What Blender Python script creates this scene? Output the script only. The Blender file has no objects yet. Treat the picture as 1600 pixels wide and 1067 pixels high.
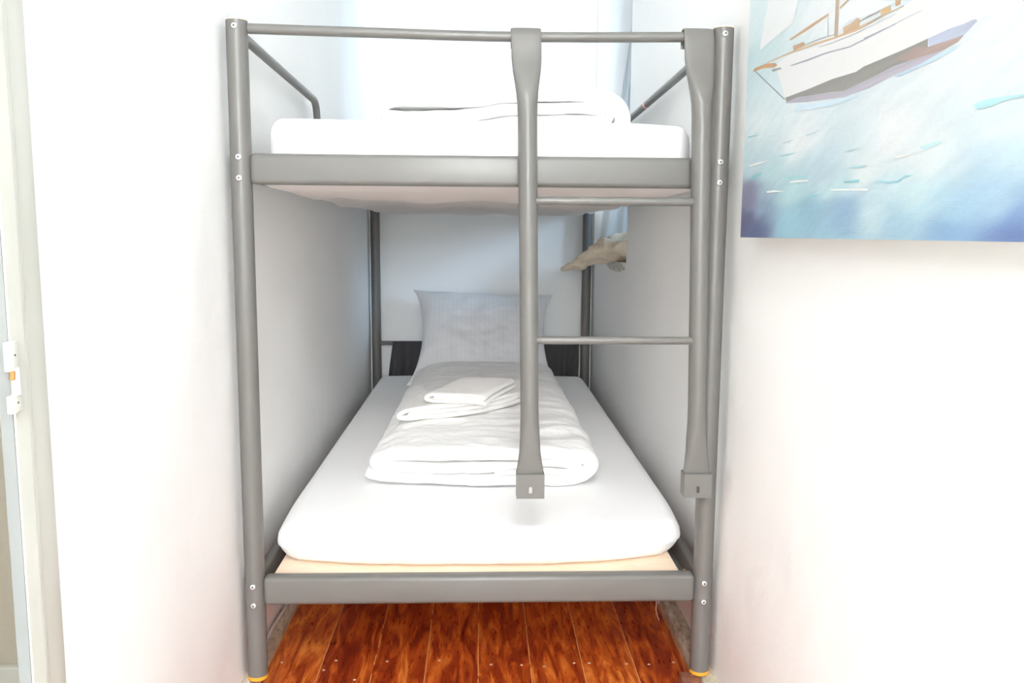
import bpy, bmesh, math, random
from mathutils import Vector, Matrix, noise
from mathutils.geometry import tessellate_polygon

scene = bpy.context.scene
C = scene.collection
sin, cos, PI = math.sin, math.cos, math.pi

# ------------------------------------------------------------------ camera
cam_data = bpy.data.cameras.new('camera')
cam = bpy.data.objects.new('camera', cam_data)
C.objects.link(cam)
scene.camera = cam
cam_data.sensor_width = 36.0
cam_data.lens = 1310.75 / 1600 * 36.0
cam_data.clip_start = 0.02
pitch, yaw, roll = 0.1284, 0.0371, 0.0075
fw = Vector((sin(yaw) * cos(pitch), cos(yaw) * cos(pitch), -sin(pitch)))
rt = Vector((cos(yaw), -sin(yaw), 0))
up = rt.cross(fw)
r2 = rt * cos(roll) + up * sin(roll)
u2 = -rt * sin(roll) + up * cos(roll)
m = Matrix((r2, u2, -fw)).transposed().to_4x4()
m.translation = Vector((-0.0011, -1.6503, 0.9152))
cam.matrix_world = m

# ------------------------------------------------------------------ view and light
K1, K2, K3, K4, KW = 33.0, 112.0, 36.0, 14.0, 0.6
scene.view_settings.view_transform = 'Standard'
scene.view_settings.look = 'None'
scene.view_settings.gamma = 1.0
scene.view_settings.use_curve_mapping = False
scene.view_settings.exposure = -0.02
scene.cycles.max_bounces = 16
scene.cycles.diffuse_bounces = 12

world = bpy.data.worlds.new('daylight')
scene.world = world
world.use_nodes = True
bg = world.node_tree.nodes['Background']
bg.inputs[0].default_value = (0.72, 0.86, 1.0, 1)
bg.inputs[1].default_value = 1.0 * KW


def area(name, loc, target, sx, sy, power, color):
    d = bpy.data.lights.new(name, 'AREA')
    d.shape = 'RECTANGLE'
    d.size, d.size_y = sx, sy
    d.energy = power
    d.color = color
    o = bpy.data.objects.new(name, d)
    C.objects.link(o)
    o.location = loc
    o.rotation_euler = (Vector(target) - Vector(loc)).to_track_quat('-Z', 'Y').to_euler()
    return o


# ceiling lamp of the passage, behind and above the camera
area('ceiling_lamp_light', (0.0, -2.4, 2.36), (0.0, -1.2, 0.3), 0.34, 0.34, K1, (0.95, 0.98, 1.0))
# unseen fill light added at the passage end for even brightness
area('passage_fill_light', (0.0, -5.3, 1.80), (0.0, 0.0, 0.9), 0.9, 1.2, K2, (0.94, 0.975, 1.0))
# daylight outside the bunk niche window
area('window_daylight', (1.75, 0.95, 1.42), (0.30, 2.07, 0.83), 0.5, 0.5, K3, (0.55, 0.76, 1.0))
# unseen light added to brighten the neighbouring room behind the doorway
area('side_room_fill', (-1.5, -1.4, 2.3), (-1.4, -0.6, 0.0), 0.5, 0.5, K4, (1.0, 0.98, 0.95))

# ------------------------------------------------------------------ materials


def new_mat(name, rgb, rough=0.6, metal=0.0, spec=0.5, sheen=0.0):
    mt = bpy.data.materials.new(name)
    mt.use_nodes = True
    b = mt.node_tree.nodes['Principled BSDF']
    b.inputs['Base Color'].default_value = (*rgb, 1)
    b.inputs['Roughness'].default_value = rough
    b.inputs['Metallic'].default_value = metal
    b.inputs['Specular IOR Level'].default_value = spec
    if sheen:
        b.inputs['Sheen Weight'].default_value = sheen
    return mt


def N(mt, kind, **kw):
    n = mt.node_tree.nodes.new(kind)
    for k, v in kw.items():
        setattr(n, k, v)
    return n


def LK(mt, a, b):
    mt.node_tree.links.new(a, b)


def coords(mt, scale=(1, 1, 1)):
    g = N(mt, 'ShaderNodeNewGeometry')
    mp = N(mt, 'ShaderNodeMapping')
    mp.inputs['Scale'].default_value = scale
    LK(mt, g.outputs['Position'], mp.inputs['Vector'])
    return mp.outputs['Vector']


def ramp(mt, fac, stops):
    r = N(mt, 'ShaderNodeValToRGB')
    e = r.color_ramp.elements
    while len(e) < len(stops):
        e.new(0.5)
    for i, (p, c) in enumerate(stops):
        e[i].position = p
        e[i].color = (*c, 1)
    LK(mt, fac, r.inputs['Fac'])
    return r.outputs['Color']


def noise_tex(mt, vec, scale, detail=3.0, rough=0.55, dist=0.0):
    n = N(mt, 'ShaderNodeTexNoise')
    n.inputs['Scale'].default_value = scale
    n.inputs['Detail'].default_value = detail
    n.inputs['Roughness'].default_value = rough
    n.inputs['Distortion'].default_value = dist
    LK(mt, vec, n.inputs['Vector'])
    return n.outputs['Fac']


def bump(mt, height, strength, dist=0.01, prev=None):
    b = N(mt, 'ShaderNodeBump')
    b.inputs['Strength'].default_value = strength
    b.inputs['Distance'].default_value = dist
    LK(mt, height, b.inputs['Height'])
    if prev is not None:
        LK(mt, prev, b.inputs['Normal'])
    return b.outputs['Normal']


def set_in(mt, name, sock):
    LK(mt, sock, mt.node_tree.nodes['Principled BSDF'].inputs[name])


def fabric_mat(name, rgb, weave=900.0, wrinkle=0.25, wscale=14.0, stripe=0.0, stretch=(1, 1, 1)):
    mt = new_mat(name, rgb, rough=0.85, spec=0.2, sheen=0.15)
    v = coords(mt, stretch)
    n1 = noise_tex(mt, v, wscale, 4.0, 0.55, 0.8)
    nb = bump(mt, n1, wrinkle, 0.012)
    n2 = noise_tex(mt, coords(mt), weave, 1.0)
    nb = bump(mt, n2, 0.15, 0.0006, nb)
    set_in(mt, 'Normal', nb)
    return mt


M = {}
# painted plaster
w = new_mat('white_plaster', (0.89, 0.89, 0.885), 0.75, spec=0.25)
v = coords(w)
nb = bump(w, noise_tex(w, v, 3.0, 3.0, 0.5), 0.35, 0.03)
nb = bump(w, noise_tex(w, v, 70.0, 4.0, 0.6), 0.12, 0.004, nb)
nb = bump(w, noise_tex(w, v, 260.0, 2.0, 0.6), 0.10, 0.0012, nb)
set_in(w, 'Normal', nb)
M['wall'] = w
w = new_mat('worn_plaster', (0.62, 0.58, 0.54), 0.9, spec=0.2)
set_in(w, 'Normal', bump(w, noise_tex(w, coords(w), 120.0, 5.0, 0.7), 0.6, 0.006))
set_in(w, 'Base Color', ramp(w, noise_tex(w, coords(w), 60.0, 4.0, 0.7), [(0.35, (0.35, 0.31, 0.27)), (0.5, (0.74, 0.71, 0.67))]))
M['worn'] = w
w = new_mat('beige_plaster', (0.50, 0.46, 0.38), 0.9, spec=0.2)
set_in(w, 'Normal', bump(w, noise_tex(w, coords(w), 90.0, 4.0, 0.6), 0.3, 0.004))
M['beige'] = w
M['grey_jamb'] = new_mat('grey_frame_edge', (0.27, 0.28, 0.275), 0.7)  # darker grey on the edge face of the cream door frame
M['cream'] = new_mat('cream_gloss_paint', (0.60, 0.60, 0.55), 0.45)
M['vinyl'] = new_mat('pale_vinyl_floor', (0.62, 0.60, 0.55), 0.5)
M['rust'] = new_mat('rusted_steel', (0.42, 0.20, 0.06), 0.7)
# aged skirting paint
w = new_mat('aged_skirting_paint', (0.5, 0.46, 0.36), 0.5)
set_in(w, 'Base Color', ramp(w, noise_tex(w, coords(w, (3, 1, 3)), 28.0, 5.0, 0.7), [(0.30, (0.20, 0.16, 0.10)), (0.46, (0.46, 0.41, 0.31)), (0.68, (0.70, 0.67, 0.58))]))
set_in(w, 'Normal', bump(w, noise_tex(w, coords(w), 90.0, 4.0), 0.3, 0.003))
M['skirt'] = w

# varnished pine planks, each plank its own tone
w = new_mat('red_varnished_planks', (0.3, 0.08, 0.02), 0.28, spec=0.4)
g = N(w, 'ShaderNodeNewGeometry')
sep = N(w, 'ShaderNodeSeparateXYZ')
LK(w, g.outputs['Position'], sep.inputs[0])


def math_n(mt, op, a, b=None, c=None):
    n = N(mt, 'ShaderNodeMath', operation=op)
    for i, x in enumerate((a, b, c)):
        if x is None:
            continue
        if isinstance(x, (int, float)):
            n.inputs[i].default_value = x
        else:
            LK(mt, x, n.inputs[i])
    return n.outputs[0]


PW = 0.1155
px = math_n(w, 'DIVIDE', math_n(w, 'ADD', sep.outputs[0], 0.352 + PW * 20), PW)
idx = math_n(w, 'FLOOR', px)
fr = math_n(w, 'FRACT', px)
wn = N(w, 'ShaderNodeTexWhiteNoise', noise_dimensions='1D')
LK(w, idx, wn.inputs['W'])
cmb = N(w, 'ShaderNodeCombineXYZ')
LK(w, math_n(w, 'MULTIPLY', sep.outputs[0], 6.0), cmb.inputs[0])
LK(w, math_n(w, 'ADD', math_n(w, 'MULTIPLY', sep.outputs[1], 1.0), math_n(w, 'MULTIPLY', wn.outputs['Value'], 17.0)), cmb.inputs[1])
LK(w, math_n(w, 'MULTIPLY', wn.outputs['Value'], 30.0), cmb.inputs[2])
grain = noise_tex(w, cmb.outputs[0], 5.0, 6.0, 0.62, 1.6)
fine = noise_tex(w, cmb.outputs[0], 26.0, 4.0, 0.6, 0.5)
mixv = math_n(w, 'ADD', math_n(w, 'MULTIPLY', grain, 0.84), math_n(w, 'MULTIPLY', fine, 0.16))
mixv = math_n(w, 'ADD', mixv, math_n(w, 'MULTIPLY', math_n(w, 'SUBTRACT', wn.outputs['Value'], 0.5), 0.12))
colr = ramp(w, mixv, [(0.27, (0.13, 0.012, 0.004)), (0.42, (0.26, 0.030, 0.006)), (0.54, (0.50, 0.095, 0.013)), (0.70, (0.80, 0.27, 0.05))])
edge = math_n(w, 'ABSOLUTE', math_n(w, 'SUBTRACT', fr, 0.5))
gap = math_n(w, 'GREATER_THAN', edge, 0.4915)
gapn = math_n(w, 'GREATER_THAN', noise_tex(w, coords(w, (1, 1, 1)), 16.0, 2.0), 0.36)
mx = N(w, 'ShaderNodeMix', data_type='RGBA')
LK(w, math_n(w, 'MULTIPLY', gap, gapn), mx.inputs['Factor'])
LK(w, colr, mx.inputs['A'])
mx.inputs['B'].default_value = (0.72, 0.34, 0.13, 1)
set_in(w, 'Base Color', mx.outputs['Result'])
set_in(w, 'Roughness', math_n(w, 'ADD', 0.18, math_n(w, 'MULTIPLY', fine, 0.25)))
set_in(w, 'Normal', bump(w, mixv, 0.10, 0.003))
M['floor'] = w

# painted steel of the bed
w = new_mat('grey_painted_steel', (0.158, 0.151, 0.141), 0.5, metal=0.0, spec=0.3)
b = w.node_tree.nodes['Principled BSDF']
b.inputs["Metallic"].default_value = 0.12
b.inputs["Coat Weight"].default_value = 0.3
b.inputs["Coat Roughness"].default_value = 0.25
set_in(w, 'Normal', bump(w, noise_tex(w, coords(w), 900.0, 2.0), 0.05, 0.0004))
M['steel'] = w
M['zinc'] = new_mat('zinc_screw', (0.75, 0.75, 0.76), 0.25, metal=0.8)
M['dark'] = new_mat('dark_recess', (0.04, 0.04, 0.04), 0.7)
M['orange'] = new_mat('orange_plastic', (0.80, 0.36, 0.03), 0.45)
M['tan_plug'] = new_mat('tan_plastic_plug', (0.80, 0.62, 0.42), 0.5)
M['pink'] = new_mat('pink_tape', (0.85, 0.42, 0.38), 0.6)
w = new_mat('pale_plywood', (0.84, 0.66, 0.47), 0.5)
set_in(w, 'Base Color', ramp(w, noise_tex(w, coords(w, (1, 8, 1)), 14.0, 4.0), [(0.3, (0.76, 0.58, 0.43)), (0.7, (0.84, 0.68, 0.53))]))
M['ply'] = w
M['sheet'] = fabric_mat('white_sheet', (0.85, 0.845, 0.845), wrinkle=0.05, wscale=7.0)
M['duvet'] = fabric_mat('white_duvet_cotton', (0.87, 0.865, 0.855), wrinkle=0.6, wscale=15.0, stretch=(0.7, 1.5, 1))
M['towel'] = fabric_mat('white_terry', (0.84, 0.825, 0.80), weave=1300.0, wrinkle=0.25, wscale=22.0)
M['curtain'] = fabric_mat('pale_curtain', (0.84, 0.86, 0.87), wrinkle=0.2)
M['cloth'] = fabric_mat('beige_cotton', (0.72, 0.62, 0.48), wrinkle=0.5, wscale=20.0)
M['white_cloth'] = fabric_mat('bluish_white_cotton', (0.80, 0.83, 0.88), wrinkle=0.4, wscale=20.0)
# satin striped pillow case
w = fabric_mat('striped_satin_cotton', (0.78, 0.78, 0.79), wrinkle=0.12, wscale=10.0)
tc = N(w, 'ShaderNodeTexCoord')
sp = N(w, 'ShaderNodeSeparateXYZ')
LK(w, tc.outputs['Object'], sp.inputs[0])
st = math_n(w, 'GREATER_THAN', math_n(w, 'SINE', math_n(w, 'MULTIPLY', sp.outputs[0], 330.0)), 0.0)
set_in(w, 'Roughness', math_n(w, 'ADD', 0.62, math_n(w, 'MULTIPLY', st, 0.2)))
mx = N(w, 'ShaderNodeMix', data_type='RGBA')
LK(w, st, mx.inputs['Factor'])
mx.inputs['A'].default_value = (0.80, 0.80, 0.81, 1)
mx.inputs['B'].default_value = (0.785, 0.785, 0.797, 1)
set_in(w, 'Base Color', mx.outputs['Result'])
M['pillow'] = w
# mesh fabrics
w = fabric_mat('pale_mesh_fabric', (0.74, 0.66, 0.63), wrinkle=0.1, wscale=6.0)
v = coords(w)
sp = N(w, 'ShaderNodeSeparateXYZ')
LK(w, v, sp.inputs[0])
gx = math_n(w, 'SINE', math_n(w, 'MULTIPLY', sp.outputs[0], 1800.0))
gy = math_n(w, 'SINE', math_n(w, 'MULTIPLY', sp.outputs[1], 700.0))
gg = math_n(w, 'MULTIPLY', gx, gy)
set_in(w, 'Base Color', ramp(w, math_n(w, 'ADD', math_n(w, 'MULTIPLY', gg, 0.5), 0.5), [(0.2, (0.90, 0.84, 0.81)), (0.8, (0.96, 0.92, 0.90))]))
M['sling'] = w
M['charcoal'] = fabric_mat('charcoal_mesh_fabric', (0.13, 0.125, 0.13), wrinkle=0.3, wscale=30.0, stretch=(2, 1, 0.4))
w = new_mat('red_wood_offcut', (0.25, 0.09, 0.05), 0.5)
set_in(w, 'Base Color', ramp(w, noise_tex(w, coords(w, (1, 1, 1)), 70.0, 5.0, 0.7), [(0.4, (0.20, 0.07, 0.045)), (0.6, (0.33, 0.14, 0.09)), (0.75, (0.62, 0.46, 0.38))]))
M['offcut'] = w
M['nail'] = new_mat('pale_nail_filler', (0.62, 0.45, 0.34), 0.5)
M['dust'] = new_mat('grey_pink_dust', (0.40, 0.27, 0.26), 0.9)
M['yellow'] = new_mat('yellow_plastic', (0.75, 0.55, 0.05), 0.4)
M['pale_strip'] = new_mat('white_strip', (0.80, 0.79, 0.76), 0.45)
M['canvas_side'] = new_mat('canvas_edge', (0.70, 0.70, 0.68), 0.7)
M['frame_white'] = new_mat('white_window_frame', (0.82, 0.83, 0.84), 0.35)
M['lamp_glass'] = new_mat('opal_glass', (0.85, 0.85, 0.83), 0.3)
gl = bpy.data.materials.new('window_glass')
gl.use_nodes = True
gt = gl.node_tree
gt.nodes.remove(gt.nodes['Principled BSDF'])
fre = gt.nodes.new('ShaderNodeFresnel')
fre.inputs['IOR'].default_value = 1.5
tr = gt.nodes.new('ShaderNodeBsdfTransparent')
tr.inputs['Color'].default_value = (0.93, 0.97, 0.98, 1)
gs = gt.nodes.new('ShaderNodeBsdfGlossy')
gs.inputs['Roughness'].default_value = 0.02
ms = gt.nodes.new('ShaderNodeMixShader')
gt.links.new(fre.outputs[0], ms.inputs[0])
gt.links.new(tr.outputs[0], ms.inputs[1])
gt.links.new(gs.outputs[0], ms.inputs[2])
gt.links.new(ms.outputs[0], gt.nodes['Material Output'].inputs['Surface'])
M['glass'] = gl

# ------------------------------------------------------------------ helpers


def obj(name, bm, mat, parent=None, smooth=True, mats=None):
    me = bpy.data.meshes.new(name)
    bmesh.ops.recalc_face_normals(bm, faces=bm.faces)
    bm.to_mesh(me)
    bm.free()
    for mt in (mats or [mat]):
        me.materials.append(mt)
    if smooth:
        for p in me.polygons:
            p.use_smooth = True
        me.set_sharp_from_angle(angle=math.radians(38))
    o = bpy.data.objects.new(name, me)
    C.objects.link(o)
    if parent is not None:
        o.parent = parent
        o.matrix_parent_inverse = Matrix.Translation(parent.location).inverted()
    return o


def thing(name, label, cat, loc=(0, 0, 0), group=None):
    o = bpy.data.objects.new(name, None)
    C.objects.link(o)
    o.location = loc
    o.empty_display_size = 0.05
    o['label'] = label
    o['category'] = cat
    if group:
        o['group'] = group
    return o


def tag(o, label, cat, group=None):
    o['label'] = label
    o['category'] = cat
    if group:
        o['group'] = group
    return o


def struct(name, bm, mat, smooth=False, mats=None, parent=None):
    o = obj(name, bm, mat, parent, smooth=smooth, mats=mats)
    if parent is None:
        o['kind'] = 'structure'
    return o


def box(bm, x0, x1, y0, y1, z0, z1, bev=0.0, seg=2, mi=0):
    r = bmesh.ops.create_cube(bm, size=1.0)
    vs = r['verts']
    for v in vs:
        v.co = Vector(((x0 + x1) / 2 + v.co.x * (x1 - x0), (y0 + y1) / 2 + v.co.y * (y1 - y0), (z0 + z1) / 2 + v.co.z * (z1 - z0)))
    fs = set(f for v in vs for f in v.link_faces)
    for f in fs:
        f.material_index = mi
    if bev > 0:
        es = list(set(e for v in vs for e in v.link_edges))
        bmesh.ops.bevel(bm, geom=es, offset=bev, segments=seg, profile=0.5, affect='EDGES', clamp_overlap=True)
    return bm


def nbox(*a, **k):
    return box(bmesh.new(), *a, **k)


def tube(bm, pts, rad, n=20, caps=True):
    """round tube along a polyline; rad may be a list"""
    pts = [Vector(p) for p in pts]
    rings = []
    prev = None
    for i, p in enumerate(pts):
        if i == 0:
            t = pts[1] - pts[0]
        elif i == len(pts) - 1:
            t = pts[-1] - pts[-2]
        else:
            t = (pts[i + 1] - p).normalized() + (p - pts[i - 1]).normalized()
        t.normalize()
        if prev is None:
            a = Vector((0, 0, 1)) if abs(t.z) < 0.9 else Vector((1, 0, 0))
            u = t.cross(a).normalized()
        else:
            u = (prev - t * prev.dot(t)).normalized()
        prev = u
        vv = t.cross(u)
        rr = rad[i] if isinstance(rad, (list, tuple)) else rad
        rings.append([bm.verts.new(p + (u * cos(2 * PI * k / n) + vv * sin(2 * PI * k / n)) * rr) for k in range(n)])
    for a, b2 in zip(rings[:-1], rings[1:]):
        for k in range(n):
            bm.faces.new((a[k], a[(k + 1) % n], b2[(k + 1) % n], b2[k]))
    if caps:
        bm.faces.new(rings[0])
        bm.faces.new(list(reversed(rings[-1])))
    return bm


def spline(pts, n):
    """Catmull-Rom through pts, n samples per span"""
    P = [Vector(p) for p in pts]
    P = [P[0] * 2 - P[1]] + P + [P[-1] * 2 - P[-2]]
    out = []
    for i in range(1, len(P) - 2):
        for k in range(n):
            t = k / n
            a, b2, c, d = P[i - 1], P[i], P[i + 1], P[i + 2]
            out.append(0.5 * ((2 * b2) + (c - a) * t + (2 * a - 5 * b2 + 4 * c - d) * t * t + (3 * b2 - a - 3 * c + d) * t ** 3))
    out.append(P[-2].copy())
    return out


def bent(pts, r=0.03, n=6):
    """polyline with rounded corners"""
    P = [Vector(p) for p in pts]
    out = [P[0]]
    for i in range(1, len(P) - 1):
        a = P[i] + (P[i - 1] - P[i]).normalized() * r
        b2 = P[i] + (P[i + 1] - P[i]).normalized() * r
        for k in range(n + 1):
            t = k / n
            out.append((1 - t) ** 2 * a + 2 * t * (1 - t) * P[i] + t * t * b2)
    out.append(P[-1])
    return out


def grid_box(nx, ny, nz):
    """closed box surface on [-1,1]^3 with nx,ny,nz cells"""
    bm = bmesh.new()
    vd = {}

    def vert(i, j, k):
        key = (i, j, k)
        if key not in vd:
            vd[key] = bm.verts.new((2 * i / nx - 1, 2 * j / ny - 1, 2 * k / nz - 1))
        return vd[key]
    for k in (0, nz):
        for i in range(nx):
            for j in range(ny):
                bm.faces.new((vert(i, j, k), vert(i + 1, j, k), vert(i + 1, j + 1, k), vert(i, j + 1, k)))
    for j in (0, ny):
        for i in range(nx):
            for k in range(nz):
                bm.faces.new((vert(i, j, k), vert(i + 1, j, k), vert(i + 1, j, k + 1), vert(i, j, k + 1)))
    for i in (0, nx):
        for j in range(ny):
            for k in range(nz):
                bm.faces.new((vert(i, j, k), vert(i, j + 1, k), vert(i, j + 1, k + 1), vert(i, j, k + 1)))
    return bm


def rbox(x0, x1, y0, y1, z0, z1, r, nx=40, ny=60, nz=10):
    bm = grid_box(nx, ny, nz)
    hx, hy, hz = (x1 - x0) / 2, (y1 - y0) / 2, (z1 - z0) / 2
    cc = Vector(((x0 + x1) / 2, (y0 + y1) / 2, (z0 + z1) / 2))
    h = (hx, hy, hz)
    for v in bm.verts:
        # crowd the samples towards the edges so that the rounding stays smooth
        p = []
        for a, hh in zip(v.co, h):
            rr = min(r, hh)
            s = abs(a)
            k = 0.72
            if s < k:
                q = (hh - rr) * s / k
            else:
                q = (hh - rr) + rr * (s - k) / (1 - k)
            p.append(math.copysign(q, a))
        p = Vector(p)
        inner = Vector([max(-(hh - min(r, hh)), min(hh - min(r, hh), q)) for q, hh in zip(p, h)])
        d = p - inner
        mx_ = max(abs(d.x), abs(d.y), abs(d.z))
        if d.length > 1e-9:
            d = d * (mx_ / d.length)
        v.co = cc + inner + d
    return bm


def nz3(p, s, seed=0.0):
    return noise.noise(Vector((p[0] * s + seed, p[1] * s - seed * 0.7, p[2] * s + seed * 1.3)))


def ridged(x, y, z, seed):
    a = 1 - 2.6 * abs(noise.noise(Vector((x * 5 + y * 3 + seed, y * 16 - x * 4, z * 4 + seed))))
    b2 = 1 - 2.6 * abs(noise.noise(Vector((x * 11 - y * 6, y * 26 + x * 9 + seed, z * 6))))
    return max(-1, a) * 0.6 + max(-1, b2) * 0.4


def fold_sweep(line, t, length, ny=60, endr=0.02, seed=0.0, amp=0.004, flat=0.0, bottom=None, n=9, wob=0.0, crease=0.0):
    """a quilt or towel folded in layers: the folded line (x,z) given thickness t,
    swept along +Y; both ends are puffed"""
    pts = spline([(q[0], q[2] if len(q) > 2 else 1.0, q[1]) for q in line], n)
    for q in pts:
        q.y = q.y * 1.0
    tf = None
    # resample evenly
    ds = [0.0]
    for a, b2 in zip(pts[:-1], pts[1:]):
        ds.append(ds[-1] + (b2 - a).length)
    nn = int(ds[-1] / (t * 0.33)) + 4
    res = []
    j = 0
    for i in range(nn + 1):
        s = ds[-1] * i / nn
        while j < len(ds) - 2 and ds[j + 1] < s:
            j += 1
        f = (s - ds[j]) / max(1e-9, ds[j + 1] - ds[j])
        res.append(pts[j].lerp(pts[j + 1], min(1, f)))
    tf = [q.y for q in res]
    res = [Vector((q.x, 0, q.z)) for q in res]
    nrm = []
    for i in range(len(res)):
        a = res[max(0, i - 1)]
        b2 = res[min(len(res) - 1, i + 1)]
        d = (b2 - a).normalized()
        nrm.append(Vector((-d.z, 0, d.x)))
    bm = bmesh.new()
    L, R_ = [], []
    for k in range(ny + 1):
        u = k / ny
        # crowd samples at both ends
        y = length * (0.5 - 0.5 * cos(PI * u)) * 0.35 + length * u * 0.65
        d = min(y, length - y)
        e = 1.0
        if d < endr:
            e = math.sqrt(max(0.0, 1 - (1 - d / endr) ** 2)) * 0.75 + 0.25
        l1, r1 = [], []
        for i, (p, nv) in enumerate(zip(res, nrm)):
            s = ds[-1] * i / nn
            tt = tf[i] * t * (1 + 0.16 * noise.noise(Vector((s * 13 + seed, y * 7, seed)))) * e * 0.5
            # rounded loose ends of the fold
            se = min(s, ds[-1] - s)
            if se < t * 0.5:
                tt *= math.sqrt(max(0.02, 1 - (1 - se / (t * 0.5)) ** 2))
            shape = ridged(p.x, y, p.z, seed) * crease
            shift = Vector((nz3((s, y, seed), 4.0, seed) * wob, nz3((p.x, 0, p.z), 9.0, seed + 3) * endr * 0.9 * (1 if y < length / 2 else -1) * max(0, 1 - d / 0.12),
                            nz3((p.x, y, 0.3 * p.z), 6.0, seed + 5) * amp + nz3((p.x, y * 1.7, 0.3 * p.z), 16.0, seed + 8) * amp * 0.45 + shape))
            c0 = Vector((p.x, y, p.z)) + shift
            l1.append(bm.verts.new(c0 + nv * tt))
            r1.append(bm.verts.new(c0 - nv * tt))
        L.append(l1)
        R_.append(r1)
    m_ = len(res)
    for k in range(ny):
        for i in range(m_ - 1):
            bm.faces.new((L[k][i], L[k][i + 1], L[k + 1][i + 1], L[k + 1][i]))
            bm.faces.new((R_[k][i + 1], R_[k][i], R_[k + 1][i], R_[k + 1][i + 1]))
        bm.faces.new((L[k][0], L[k + 1][0], R_[k + 1][0], R_[k][0]))
        bm.faces.new((L[k][-1], R_[k][-1], R_[k + 1][-1], L[k + 1][-1]))
    for k in (0, ny):
        for i in range(m_ - 1):
            bm.faces.new((L[k][i], R_[k][i], R_[k][i + 1], L[k][i + 1]))
    if bottom is not None:
        for v in bm.verts:
            if v.co.z < bottom:
                v.co.z = bottom
    return bm


def place(bm, loc, rz=0.0):
    bmesh.ops.transform(bm, matrix=Matrix.Translation(loc) @ Matrix.Rotation(rz, 4, 'Z'), verts=bm.verts)
    return bm


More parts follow.
